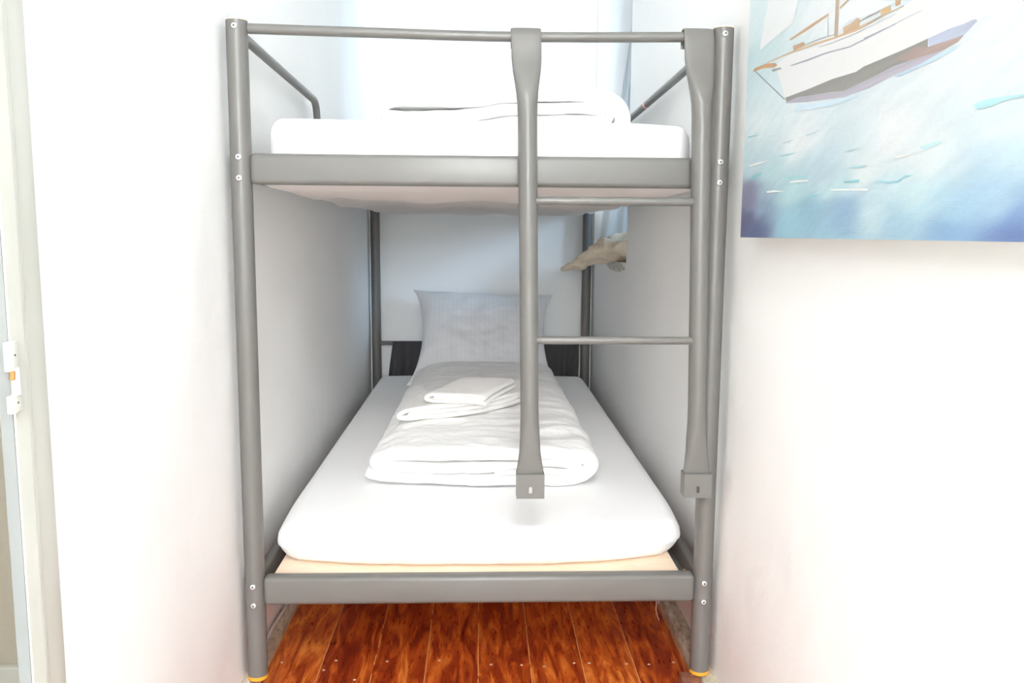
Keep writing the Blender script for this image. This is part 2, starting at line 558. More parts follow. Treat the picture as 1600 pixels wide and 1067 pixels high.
def prism_y(bm, poly, y0, y1):
    a = [bm.verts.new((x, y0, z)) for x, z in poly]
    b2 = [bm.verts.new((x, y1, z)) for x, z in poly]
    n = len(poly)
    for i in range(n):
        bm.faces.new((a[i], a[(i + 1) % n], b2[(i + 1) % n], b2[i]))
    bm.faces.new(a)
    bm.faces.new(b2)
    return bm
PAINT=[
((0.93, 0.93, 0.93),[(-0.3243, 1.1703), (-0.3295, 1.1791), (-0.3789, 1.1807), (-0.4663, 1.1725), (-0.5419, 1.1692), (-0.6023, 1.1621), (-0.7026, 1.1589), (-0.7682, 1.1681), (-0.9274, 1.1239), (-0.9292, 1.1105), (-0.8595, 1.1142), (-0.84, 1.1148), (-0.7753, 1.1154), (-0.7262, 1.1148), (-0.6304, 1.1158), (-0.6089, 1.1134), (-0.5377, 1.1174), (-0.4566, 1.1179), (-0.3674, 1.1203)]),
((0.6, 0.59, 0.57),[(-0.3674, 1.1203), (-0.4566, 1.1179), (-0.5377, 1.1174), (-0.6089, 1.1134), (-0.6304, 1.1158), (-0.6806, 1.1155), (-0.7261, 1.1153), (-0.7752, 1.1159), (-0.7764, 1.1073), (-0.8243, 1.1055), (-0.8414, 1.1045), (-0.8319, 1.1001), (-0.8076, 1.0978), (-0.7696, 1.0998), (-0.7057, 1.102), (-0.6755, 1.1), (-0.643, 1.0982), (-0.5771, 1.0958), (-0.5323, 1.1016), (-0.4578, 1.1087), (-0.4214, 1.1127), (-0.3734, 1.1133)]),
((0.73, 0.76, 0.84),[(-0.7752, 1.1159), (-0.8141, 1.1163), (-0.84, 1.1148), (-0.853, 1.1153), (-0.8595, 1.1146), (-0.8621, 1.1122), (-0.8538, 1.1088), (-0.8414, 1.1045), (-0.8243, 1.1051), (-0.7784, 1.1069)]),
((0.72, 0.7, 0.75),[(-0.3734, 1.1133), (-0.4215, 1.1124), (-0.4579, 1.1084), (-0.5323, 1.1013), (-0.5772, 1.0955), (-0.6431, 1.0979), (-0.6755, 1.1), (-0.7057, 1.102), (-0.7696, 1.0998), (-0.8076, 1.0978), (-0.8216, 1.0991), (-0.7704, 1.0936), (-0.7026, 1.0916), (-0.6445, 1.0876), (-0.5782, 1.0883), (-0.459, 1.1004), (-0.371, 1.1119)]),
((0.7, 0.62, 0.59),[(-0.7518, 1.1125), (-0.7764, 1.1073), (-0.8243, 1.1051), (-0.8397, 1.1047), (-0.8319, 1.1001), (-0.8076, 1.0978), (-0.7696, 1.0998), (-0.7388, 1.1008), (-0.7048, 1.1085)]),
((0.8, 0.62, 0.44),[(-0.2059, 1.1895), (-0.2212, 1.1915), (-0.2751, 1.1879), (-0.3176, 1.1805), (-0.3263, 1.1753), (-0.313, 1.1747), (-0.2613, 1.183), (-0.2125, 1.1867)]),
((0.85, 0.72, 0.58),[(-0.2777, 1.1892), (-0.3785, 1.1842), (-0.4656, 1.1774), (-0.5418, 1.17), (-0.6017, 1.1664), (-0.6685, 1.1647), (-0.6235, 1.1662), (-0.6668, 1.1642), (-0.7197, 1.1631), (-0.7198, 1.1618), (-0.667, 1.1627), (-0.6238, 1.1644), (-0.6687, 1.1634), (-0.6023, 1.1625), (-0.5421, 1.1674), (-0.4661, 1.1741), (-0.3788, 1.1816), (-0.278, 1.1877)]),
((0.78, 0.64, 0.5),[(-0.3897, 1.1904), (-0.4294, 1.1877), (-0.4365, 1.1845), (-0.4348, 1.1808), (-0.3931, 1.1829)]),
((0.8, 0.68, 0.56),[(-0.5645, 1.1758), (-0.5871, 1.1756), (-0.6052, 1.1776), (-0.6121, 1.1745), (-0.6117, 1.1655), (-0.5656, 1.1676)]),
((0.86, 0.72, 0.52),[(-0.6656, 1.1714), (-0.689, 1.1706), (-0.6912, 1.1643), (-0.6664, 1.1652)]),
((0.8, 0.66, 0.52),[(-0.6995, 1.1736), (-0.7122, 1.1703), (-0.7117, 1.1657), (-0.7004, 1.1665)]),
((0.8, 0.66, 0.52),[(-0.3758, 1.2036), (-0.4446, 1.2054), (-0.5143, 1.2055), (-0.5178, 1.2027), (-0.4453, 1.2004), (-0.3787, 1.2004)]),
((0.8, 0.66, 0.52),[(-0.5499, 1.2043), (-0.5742, 1.2074), (-0.5796, 1.206), (-0.5514, 1.2012)]),
((0.74, 0.66, 0.58),[(-0.5365, 1.2173), (-0.5478, 1.2143), (-0.5494, 1.1683), (-0.538, 1.1704)]),
((0.55, 0.55, 0.58),[(-0.2176, 1.1864), (-0.2219, 1.1862), (-0.3666, 1.1187), (-0.3652, 1.1176)]),
((0.7, 0.72, 0.76),[(-0.5125, 1.2047), (-0.5145, 1.2042), (-0.5196, 1.1749), (-0.5168, 1.1755)]),
((0.66, 0.67, 0.72),[(-0.3836, 1.1643), (-0.4508, 1.16), (-0.5133, 1.156), (-0.5874, 1.1483), (-0.6363, 1.1482), (-0.7041, 1.1477), (-0.7042, 1.1468), (-0.6365, 1.1468), (-0.5876, 1.1467), (-0.5135, 1.1541), (-0.4512, 1.1574), (-0.3862, 1.1626)]),
((0.7, 0.71, 0.75),[(-0.6258, 1.1496), (-0.688, 1.1482), (-0.7324, 1.1481), (-0.7592, 1.1475), (-0.7592, 1.147), (-0.7325, 1.1474), (-0.6881, 1.1473), (-0.626, 1.1483)]),
((0.74, 0.74, 0.76),[(-0.4876, 1.1688), (-0.5313, 1.1648), (-0.6025, 1.1606), (-0.7027, 1.1582), (-0.7028, 1.1576), (-0.6027, 1.1595), (-0.5314, 1.1635), (-0.4877, 1.1678)]),
((0.68, 0.64, 0.62),[(-0.43, 1.1829), (-0.4902, 1.1791), (-0.5375, 1.1739), (-0.5377, 1.1728), (-0.4904, 1.1775), (-0.4302, 1.1816)]),
((0.68, 0.6, 0.55),[(-0.6107, 1.1727), (-0.6361, 1.172), (-0.6648, 1.1707), (-0.665, 1.1696), (-0.6363, 1.1708), (-0.6109, 1.1714)]),
((0.62, 0.6, 0.6),[(-0.6227, 1.1721), (-0.6484, 1.1732), (-0.6657, 1.1724), (-0.6658, 1.1715), (-0.6485, 1.172), (-0.6229, 1.1709)]),
((0.62, 0.62, 0.62),[(-0.3011, 1.1737), (-0.3188, 1.1719), (-0.3402, 1.1696), (-0.3485, 1.1658), (-0.3273, 1.1679), (-0.3084, 1.1687)]),
((0.94, 0.95, 0.95),[(-0.2728, 1.287), (-0.4023, 1.2528), (-0.3875, 1.2239), (-0.2391, 1.2158), (-0.2451, 1.2372)]),
((0.93, 0.95, 0.97),[(-0.5524, 1.1992), (-0.597, 1.2013), (-0.6554, 1.1859), (-0.701, 1.1707), (-0.6632, 1.172), (-0.636, 1.1727), (-0.6102, 1.1763), (-0.6051, 1.1783), (-0.5657, 1.1799), (-0.5505, 1.1732)]),
((0.82, 0.9, 0.95),[(-0.4228, 1.1024), (-0.502, 1.0923), (-0.5784, 1.0868), (-0.6293, 1.0831), (-0.5963, 1.0826), (-0.5424, 1.0825), (-0.4603, 1.0904), (-0.4051, 1.0948)]),
((0.78, 0.88, 0.95),[(-0.7073, 1.0907), (-0.7705, 1.0931), (-0.8218, 1.0977), (-0.8356, 1.0975), (-0.8258, 1.094), (-0.7901, 1.0908), (-0.7403, 1.0892), (-0.7188, 1.088)]),
((0.76, 0.9, 0.92),[(-0.7733, 1.0066), (-0.7873, 1.0088), (-0.816, 1.0094), (-0.8147, 1.0069), (-0.7948, 1.0045), (-0.7846, 1.0028)]),
((0.72, 0.89, 0.92),[(-0.8658, 1.037), (-0.8846, 1.0382), (-0.9129, 1.0366), (-0.9393, 1.0345), (-0.9396, 1.0324), (-0.9134, 1.0332), (-0.8904, 1.0306), (-0.8736, 1.0313)]),
((0.7, 0.88, 0.91),[(-0.6059, 1.0001), (-0.636, 0.9995), (-0.6598, 0.9981), (-0.6411, 0.9968), (-0.6164, 0.9978)]),
((0.6, 0.85, 0.88),[(-0.2135, 1.0077), (-0.2363, 1.0146), (-0.2814, 1.0165), (-0.2731, 1.0121), (-0.2372, 1.0077)]),
((0.66, 0.86, 0.88),[(-0.3772, 1.003), (-0.4732, 0.9972), (-0.4734, 0.9952), (-0.3814, 1.0006)]),
((0.6, 0.82, 0.85),[(-0.4639, 0.9686), (-0.4898, 0.9699), (-0.5209, 0.9698), (-0.5027, 0.9677), (-0.4707, 0.967)]),
((0.95, 0.96, 0.96),[(-0.4046, 0.9939), (-0.4331, 0.9942), (-0.4771, 0.992), (-0.4742, 0.99), (-0.4335, 0.9909), (-0.4085, 0.9916)]),
((0.95, 0.96, 0.96),[(-0.3031, 0.9846), (-0.3364, 0.9849), (-0.3879, 0.9805), (-0.3369, 0.9813), (-0.3078, 0.9816)]),
((0.94, 0.96, 0.96),[(-0.5524, 0.9753), (-0.5939, 0.9737), (-0.6612, 0.9708), (-0.6616, 0.9681), (-0.5942, 0.9714), (-0.5555, 0.9733)]),
((0.6, 0.84, 0.88),[(-0.5926, 0.9831), (-0.6382, 0.9825), (-0.6363, 0.9792), (-0.5955, 0.9809)]),
((0.62, 0.85, 0.9),[(-0.6697, 0.976), (-0.6894, 0.9789), (-0.7113, 0.9752), (-0.7318, 0.9755), (-0.7469, 0.9803), (-0.766, 0.9791), (-0.7453, 0.978), (-0.734, 0.9735), (-0.7116, 0.9736), (-0.6896, 0.9773)]),
((0.95, 0.95, 0.94),[(-0.7222, 1.0019), (-0.74, 1.0023), (-0.7701, 1.0032), (-0.7518, 1.0008), (-0.7285, 0.9998)]),
((0.62, 0.82, 0.86),[(-0.3573, 1.0362), (-0.3989, 1.0351), (-0.4311, 1.0345), (-0.3992, 1.033), (-0.3654, 1.0334)]),
((0.95, 0.95, 0.95),[(-0.2051, 1.033), (-0.2612, 1.0339), (-0.3218, 1.0317), (-0.2707, 1.0302), (-0.2153, 1.0295)]),
((0.7, 0.82, 0.88),[(-0.4587, 1.0549), (-0.4844, 1.0557), (-0.512, 1.0572), (-0.4909, 1.0542), (-0.4622, 1.0533)]),
((0.72, 0.82, 0.87),[(-0.3703, 1.0537), (-0.3963, 1.0542), (-0.4179, 1.0539), (-0.3966, 1.0526), (-0.3728, 1.0521)]),
((0.6, 0.82, 0.87),[(-0.1934, 1.0824), (-0.2271, 1.0811), (-0.2595, 1.0785), (-0.2275, 1.0787), (-0.1987, 1.0795)]),
((0.74, 0.86, 0.89),[(-0.5928, 1.0199), (-0.6082, 1.0207), (-0.6473, 1.0215), (-0.6134, 1.0197), (-0.5957, 1.0184)])]
CTL=[(-0.23753, 1.28539, 222, 238, 240), (-0.21721, 1.19837, 205, 228, 233), (-0.23182, 1.09227, 222, 236, 238), (-0.20492, 1.04216, 200, 225, 232), (-0.43629, 1.04961, 232, 238, 240), (-0.71952, 1.03326, 234, 238, 240), (-0.83815, 1.07854, 232, 238, 240), (-0.52506, 1.21161, 236, 240, 242), (-0.91537, 1.08499, 228, 236, 240), (-0.92562, 1.00832, 226, 236, 240), (-0.93808, 0.98021, 205, 228, 238), (-0.30571, 1.01363, 190, 222, 228), (-0.20615, 0.98281, 140, 140, 168), (-0.20235, 0.93391, 105, 105, 140), (-0.28314, 0.95372, 150, 175, 200), (-0.4016, 0.93183, 165, 210, 228), (-0.4212, 0.97798, 190, 225, 230), (-0.49697, 0.9483, 150, 190, 210), (-0.53476, 0.9893, 190, 212, 224), (-0.55768, 0.97147, 205, 235, 238), (-0.59107, 0.9419, 150, 182, 212), (-0.67073, 0.94018, 205, 228, 235), (-0.77047, 0.96134, 210, 235, 240), (-0.64638, 0.99736, 228, 238, 240), (-0.79093, 0.99906, 230, 238, 240), (-0.79878, 0.94064, 195, 225, 236), (-0.73366, 0.92836, 170, 205, 225), (-0.85724, 0.93614, 170, 208, 232), (-0.90532, 0.95491, 180, 212, 235), (-0.94457, 0.93156, 135, 165, 210), (-0.93789, 0.91641, 110, 130, 182), (-0.83724, 0.91983, 140, 175, 215), (-0.56498, 0.91775, 165, 205, 225), (-0.25662, 0.91221, 100, 110, 150), (-0.42758, 1.11339, 225, 237, 241), (-0.39579, 1.16391, 215, 232, 236)]

# ------------------------------------------------------------------ the setting
FZ = -0.035
XW = 0.49
YB = 2.07
CEIL = 2.5
YE = -5.5
fb = bmesh.new()
box(fb, -0.60, 0.62, -0.62, 2.15, FZ - 0.05, FZ)
box(fb, -2.6, 0.62, YE, -0.62, FZ - 0.05, FZ, mi=1)  # passage floor out of view, made pale to keep the bounced light neutral
box(fb, -2.6, -0.60, -0.62, 2.15, FZ - 0.05, FZ, mi=1)
struct('floor', fb, None, mats=[M['floor'], M['vinyl']])
floor_o = bpy.data.objects['floor']
for i, (x, y) in enumerate([(-.442, .125), (-.323, .131), (-.209, .125), (-.093, .126), (.023, .106), (.091, .102), (.14, .095), (.208, .108), (.242, .107), (.325, .102), (.374, .098), (.431, .106), (-.343, .09), (-.27, .048)]):
    bm = bmesh.new()
    tube(bm, [(x, y, FZ - 0.002), (x, y, FZ + 0.0006), (x, y, FZ + 0.001)], [0.0032, 0.0032, 0.0022], 12)
    obj('nail_head', bm, M['nail'], floor_o)
struct('ceiling', nbox(-2.6, 0.85, YE - 0.1, 2.2, CEIL, CEIL + 0.08), M['wall'])
struct('wall_back', nbox(-0.62, 0.9, YB, YB + 0.1, FZ, CEIL), M['wall'])

# left wall with the doorway opening
bm = bmesh.new()
box(bm, -0.54, -XW, -0.66, YB + 0.02, FZ, CEIL)
box(bm, -0.505, -XW - 0.001, -0.765, -0.66, FZ, CEIL)
box(bm, -0.505, -XW, -0.7055, -0.66, FZ, CEIL)
box(bm, -0.54, -XW, -1.66, -0.7655, 2.05, CEIL)
box(bm, -0.54, -XW, YE, -1.66, FZ, CEIL)
struct('wall_left', bm, M['wall'])
# right wall with the niche window opening Y 1.19..2.02, z .815 upwards
WY0, WY1, WZ0, WZ1 = 1.19, 2.02, 0.815, 2.05
bm = bmesh.new()
WT = 0.80
box(bm, XW, WT, YE, WY0, FZ, CEIL)
box(bm, XW, WT, WY1, YB + 0.02, FZ, CEIL)
box(bm, XW, WT, WY0, WY1, FZ, WZ0)
box(bm, XW, WT, WY0, WY1, WZ1, CEIL)
bmesh.ops.remove_doubles(bm, verts=bm.verts, dist=1e-5)
wr = struct('wall_right', bm, M['wall'])
# chipped plaster below the sill
random.seed(5)
bm = bmesh.new()
rim = []
for k in range(40):
    a = 2 * PI * k / 40
    r = 1 + 0.35 * noise.noise(Vector((cos(a) * 2.2, sin(a) * 2.2, 4.0)))
    rim.append(bm.verts.new((XW - 0.0012, 1.42 + cos(a) * 0.20 * r, 0.798 + sin(a) * 0.018 * r)))
bm.faces.new(rim)
bmesh.ops.triangulate(bm, faces=bm.faces)
ch = obj('chipped_plaster', bm, M['worn'], wr, smooth=False)
ch['label'] = 'chipped flaking plaster'
struct('wall_front', nbox(-2.6, 0.85, YE - 0.1, YE, FZ, CEIL), M['wall'])
# neighbouring room behind the doorway
struct('wall_side_room', nbox(-2.6, -0.54, 0.02, 0.1, FZ, CEIL), M['beige'])
struct('wall_side_room_far', nbox(-2.7, -2.6, YE, 0.1, FZ, CEIL), M['beige'])
struct('baseboard_side_room', nbox(-2.6, -0.54, 0.004, 0.02, FZ, 0.025, bev=0.003), M['cream'])

# skirtings of the bunk niche: low quarter mouldings


def skirt(name, sx, inner, y0, y1, zt):
    poly = [(sx * XW, FZ), (sx * inner, FZ)]
    for k in range(7):
        a = k / 6 * PI / 2
        poly.append((sx * (inner + 0.012 * (1 - cos(a)) + 0.0), FZ + 0.014 + (zt - FZ - 0.014) * sin(a)))
    poly.append((sx * XW, zt))
    return struct(name, prism_y(bmesh.new(), poly, y0, y1), M['skirt'], smooth=True)


skirt('baseboard_left', -1, 0.468, -0.66, YB, -0.0005)
skirt('baseboard_right', 1, 0.459, YE, YB, -0.0005)

# door frame on the left wall with its lift-off hinge
door = struct('door_1', nbox(-0.4885, -0.4745, -0.797, -0.768, FZ, 2.10, bev=0.002), M['cream'])
obj('frame_bead', nbox(-0.4885, -0.478, -0.7665, -0.7535, FZ, 2.10, bev=0.003), M['cream'], door)
obj('frame_casing', nbox(-0.491, -0.4865, -0.7535, -0.705, FZ, 2.10, bev=0.002), M['cream'], door)
obj('frame_edge', nbox(-0.4880, -0.4755, -0.7985, -0.7972, FZ, 2.02), M['grey_jamb'], door)
obj('frame_header', nbox(-0.52, -0.474, -1.66, -0.797, 2.02, 2.10, bev=0.003), M['cream'], door)
obj('frame_post', nbox(-0.505, -0.474, -1.70, -1.66, FZ, 2.10, bev=0.003), M['cream'], door)
bm = bmesh.new()
HX, HY = -0.4705, -0.799
box(bm, HX - 0.005, HX + 0.0015, HY - 0.010, HY + 0.010, 0.774, 0.804, bev=0.0015)
box(bm, HX - 0.005, HX + 0.0015, HY - 0.010, HY + 0.010, 0.731, 0.7495, bev=0.0015)
hinge = obj('hinge', bm, M['cream'], door)
bm = bmesh.new()
tube(bm, [(HX, HY + 0.001, 0.7495), (HX, HY + 0.001, 0.777)], 0.0045, 16)
obj('hinge_pin', bm, M['cream'], hinge)
bm = bmesh.new()
tube(bm, [(HX + 0.0005, HY - 0.006, 0.7660), (HX + 0.001, HY - 0.0055, 0.7745)], 0.0026, 10)
rs = obj('rust_spot', bm, M['rust'], hinge)
rs['label'] = 'rusty brown patch'
for z in (0.790, 0.7415):
    bm = bmesh.new()
    tube(bm, [(HX + 0.001, HY, z), (HX + 0.0019, HY, z)], 0.0011, 10)
    obj('screw', bm, M['dark'], hinge)

# niche window in the right wall
win = struct('window_1', nbox(0.735, 0.775, WY0, WY1, WZ0, WZ0 + 0.05, bev=0.003), M['frame_white'])
bm = bmesh.new()
box(bm, 0.735, 0.775, WY0, WY1, WZ1 - 0.05, WZ1)
box(bm, 0.735, 0.775, WY0, WY0 + 0.05, WZ0 + 0.05, WZ1 - 0.05)
box(bm, 0.735, 0.775, WY1 - 0.05, WY1, WZ0 + 0.05, WZ1 - 0.05)
obj('window_frame', bm, M['frame_white'], win, smooth=False)
obj('window_pane', nbox(0.752, 0.756, WY0 + 0.05, WY1 - 0.05, WZ0 + 0.05, WZ1 - 0.05), M['glass'], win, smooth=False)

# ------------------------------------------------------------------ ceiling lamp of the passage (behind the camera)
lamp = thing('ceiling_lamp', 'round white opal ceiling lamp of the passage', 'lamp', (0, -2.4, CEIL))
bm = bmesh.new()
tube(bm, [(0, -2.4, CEIL), (0, -2.4, CEIL - 0.03)], 0.09, 32)
obj('mount', bm, M['frame_white'], lamp)
bm = bmesh.new()
tube(bm, [(0, -2.4, CEIL - 0.03 - 0.07 * sin(a)) for a in (0, .3, .6, .9, 1.2, 1.45)], [0.13 * cos(a) for a in (0, .3, .6, .9, 1.2, 1.45)], 32)
obj('lamp_shade', bm, M['lamp_glass'], lamp)

# ------------------------------------------------------------------ bunk bed
bed = thing('bunk_bed', 'grey tubular steel bunk bed filling the narrow white niche', 'bunk bed', (0, 1.0, 0))
LX, LY, LH, LR = 0.46, 2.025, 1.305, 0.020
for sx in (-1, 1):
    for y in (0.0, LY):
        bm = bmesh.new()
        tube(bm, [(sx * LX, y, 0.008), (sx * LX, y, LH)], LR, 32)
        leg = obj('post', bm, M['steel'], bed)
        bm = bmesh.new()
        tube(bm, [(sx * LX, y, 0.0), (sx * LX, y, 0.002), (sx * LX, y, 0.009)], [0.018, 0.0205, 0.0205], 32)
        c_ = obj('foot_cap', bm, M['orange'], leg)
        c_['label'] = 'orange plastic foot cap'
        bm = bmesh.new()
        tube(bm, [(sx * LX, y, LH), (sx * LX, y, LH + 0.002), (sx * LX, y, LH + 0.004)], [0.0195, 0.0185, 0.013], 32)
        c_ = obj('top_plug', bm, M['tan_plug'], leg)
        c_['label'] = 'pale tan plastic end plug'
        if y == 0.0:
            for z in ((1.292, 1.054, 1.015, 0.205, 0.165)):
                xx = sx * LX - (0.002 if sx > 0 else -0.001)
                bm = bmesh.new()
                tube(bm, [(xx, -0.0185, z), (xx, -0.0215, z), (xx, -0.0232, z), (xx, -0.0238, z)], [0.0058, 0.0058, 0.0050, 0.0030], 20)
                s_ = obj('screw', bm, M['zinc'], leg)
                bm = bmesh.new()
                tube(bm, [(xx, -0.0230, z), (xx, -0.0241, z)], 0.0019, 6)
                obj('hex_recess', bm, M['dark'], s_)

# long front and back cross rails
def xrail(y, z0, z1, name, th=0.016):
    return obj(name, nbox(-0.4405, 0.4405, y - th, y + th, z0, z1, bev=0.009, seg=4), M['steel'], bed)


xrail(0.0, 1.004, 1.062, 'upper_front_rail')
xrail(0.0, 0.162, 0.221, 'lower_front_rail')
xrail(LY, 1.004, 1.062, 'upper_back_rail')
xrail(LY, 0.162, 0.221, 'lower_back_rail')
for sx in (-1, 1):
    for z in (0.163, 1.012):
        bm = bmesh.new()
        x0, x1 = sorted((sx * 0.451, sx * 0.473))
        box(bm, x0, x1, 0.02, LY - 0.02, z, z + 0.05, bev=0.006, seg=3)
        x0, x1 = sorted((sx * 0.430, sx * 0.452))
        box(bm, x0, x1, 0.02, LY - 0.02, z + 0.004, z + 0.010, bev=0.002)
        obj('side_rail', bm, M['steel'], bed)

# guard rails
bm = bmesh.new()
pts = spline([(-0.4385, 0, 1.2915), (-0.2, 0, 1.2875), (0.0, 0, 1.2845), (0.2, 0, 1.2855), (0.4385, 0, 1.2900)], 8)
tube(bm, pts, 0.0095, 20)
gr = obj('front_guard_rail', bm, M['steel'], bed)
for sx, z in ((-1, 1.2915), (1, 1.2900)):
    bm = bmesh.new()
    tube(bm, [(sx * 0.436, 0, z), (sx * 0.445, 0, z)], 0.004, 12)
    obj('rail_bolt', bm, M['zinc'], gr)
bm = bmesh.new()
tube(bm, bent([(-0.46, 0.016, 1.285), (-0.46, 0.755, 1.272), (-0.46, 0.82, 1.05)], 0.035), 0.0098, 18)
obj('side_guard_rail', bm, M['steel'], bed)
bm = bmesh.new()
tube(bm, bent([(0.46, 0.016, 1.288), (0.46, 1.16, 1.268), (0.46, 1.22, 1.05)], 0.035), 0.0095, 18)
g2 = obj('side_guard_rail', bm, M['steel'], bed)
bm = bmesh.new()
tube(bm, [(0.46, 0.742, 1.2755), (0.46, 0.758, 1.2752)], 0.0102, 18)
pk = obj('tape_band', bm, M['pink'], g2)
pk['label'] = 'narrow pink band'
bm = bmesh.new()
tube(bm, [(-0.44, LY, 1.27), (0.44, LY, 1.27)], 0.0095, 16)
obj('back_guard_rail', bm, M['steel'], bed)

# headboard bar with gathered charcoal mesh
bm = bmesh.new()
tube(bm, [(-0.442, 2.0, 0.436), (0.442, 2.0, 0.436)], 0.009, 16)
obj('headboard_bar', bm, M['steel'], bed)


def headcloth(x0, x1, skew):
    bm = bmesh.new()
    NXc, NZc = 150, 22
    rows = []
    for k in range(NZc + 1):
        v = k / NZc
        row = []
        for i in range(NXc + 1):
            u = i / NXc
            x = x0 + (x1 - x0) * u + skew * v * (1 - u)
            amp = 0.009 * (0.3 + v) * (1.0 + 0.8 * noise.noise(Vector((u * 9, 0, 2))))
            y = 1.988 + amp * sin(u * 70 + 5 * noise.noise(Vector((u * 5, v * 1.2, 0)))) - 0.012 * sin(v * PI)
            row.append(bm.verts.new((x, y, 0.444 - 0.20 * v)))
        rows.append(row)
    for a, b2 in zip(rows[:-1], rows[1:]):
        for i in range(NXc):
            bm.faces.new((a[i], a[i + 1], b2[i + 1], b2[i]))
    r = bmesh.ops.solidify(bm, geom=bm.faces[:], thickness=0.0015)
    return bm


obj('headboard_mesh', headcloth(-0.385, 0.428, -0.025), M['charcoal'], bed)['label'] = 'gathered charcoal mesh panel'

# pale mesh sling under the upper mattress
bm = bmesh.new()
NX_, NY_ = 110, 150
rows = []
ridges = [0.50, 1.02, 1.52, 1.985]
for j in range(NY_ + 1):
    y = 0.010 + (1.995 - 0.010) * j / NY_
    row = []
    # distance to neighbouring ridge lines
    seq = [0.0] + ridges
    k = 0
    while k < len(seq) - 2 and y > seq[k + 1]:
        k += 1
    f = min(1.0, (y - seq[k]) / (seq[k + 1] - seq[k]))
    for i in range(NX_ + 1):
        x = -0.432 + 0.864 * i / NX_
        wv = 0.011 * noise.noise(Vector((x * 9, seq[k + 1] * 3.1, 1))) * f ** 3 + 0.011 * noise.noise(Vector((x * 9, seq[k] * 3.1, 1))) * (1 - f) ** 3 * (k > 0)
        sag = (0.032 * (1 - f) * min(1.0, f * 9)) if k > 0 else 0.004 * (1 - f)
        edge = min(1.0, (0.432 - abs(x)) / 0.06)
        drop = 0.014 * edge ** 0.5 + 0.012 * (1 - edge) * min(1, max(0, y - 0.2) * 3) * (0.6 + noise.noise(Vector((y * 7, x * 2, 3))))
        z = 1.007 - drop + sag * edge - wv * 1.2 * edge + 0.001 * noise.noise(Vector((x * 40, y * 30, 0)))
        if y < 0.08:
            z = z + (1.006 - z) * (1 - y / 0.08)
        xx = x * (1.0 + 0.006 * noise.noise(Vector((y * 12, x, 7))) )
        row.append(bm.verts.new((xx, y, z)))
    rows.append(row)
for a, b2 in zip(rows[:-1], rows[1:]):
    for i in range(NX_):
        bm.faces.new((a[i], a[i + 1], b2[i + 1], b2[i]))
bmesh.ops.solidify(bm, geom=bm.faces[:], thickness=-0.002)
sl = obj('mattress_sling', bm, M['sling'], bed)
sl['label'] = 'sagging pale mesh fabric sling'

# board on the lower side rails
bb = obj('bed_board', nbox(-0.4275, 0.4165, 0.018, 2.0, 0.1845, 0.2135, bev=0.0015), M['ply'])
tag(bb, 'pale plywood board under the lower mattress', 'board')

# ------------------------------------------------------------------ ladder hung on the front guard rail
lad = thing('bunk_ladder', 'grey steel ladder hooked over the top rail at the right of the bunk bed', 'ladder', (0.25, -0.045, 0.395))


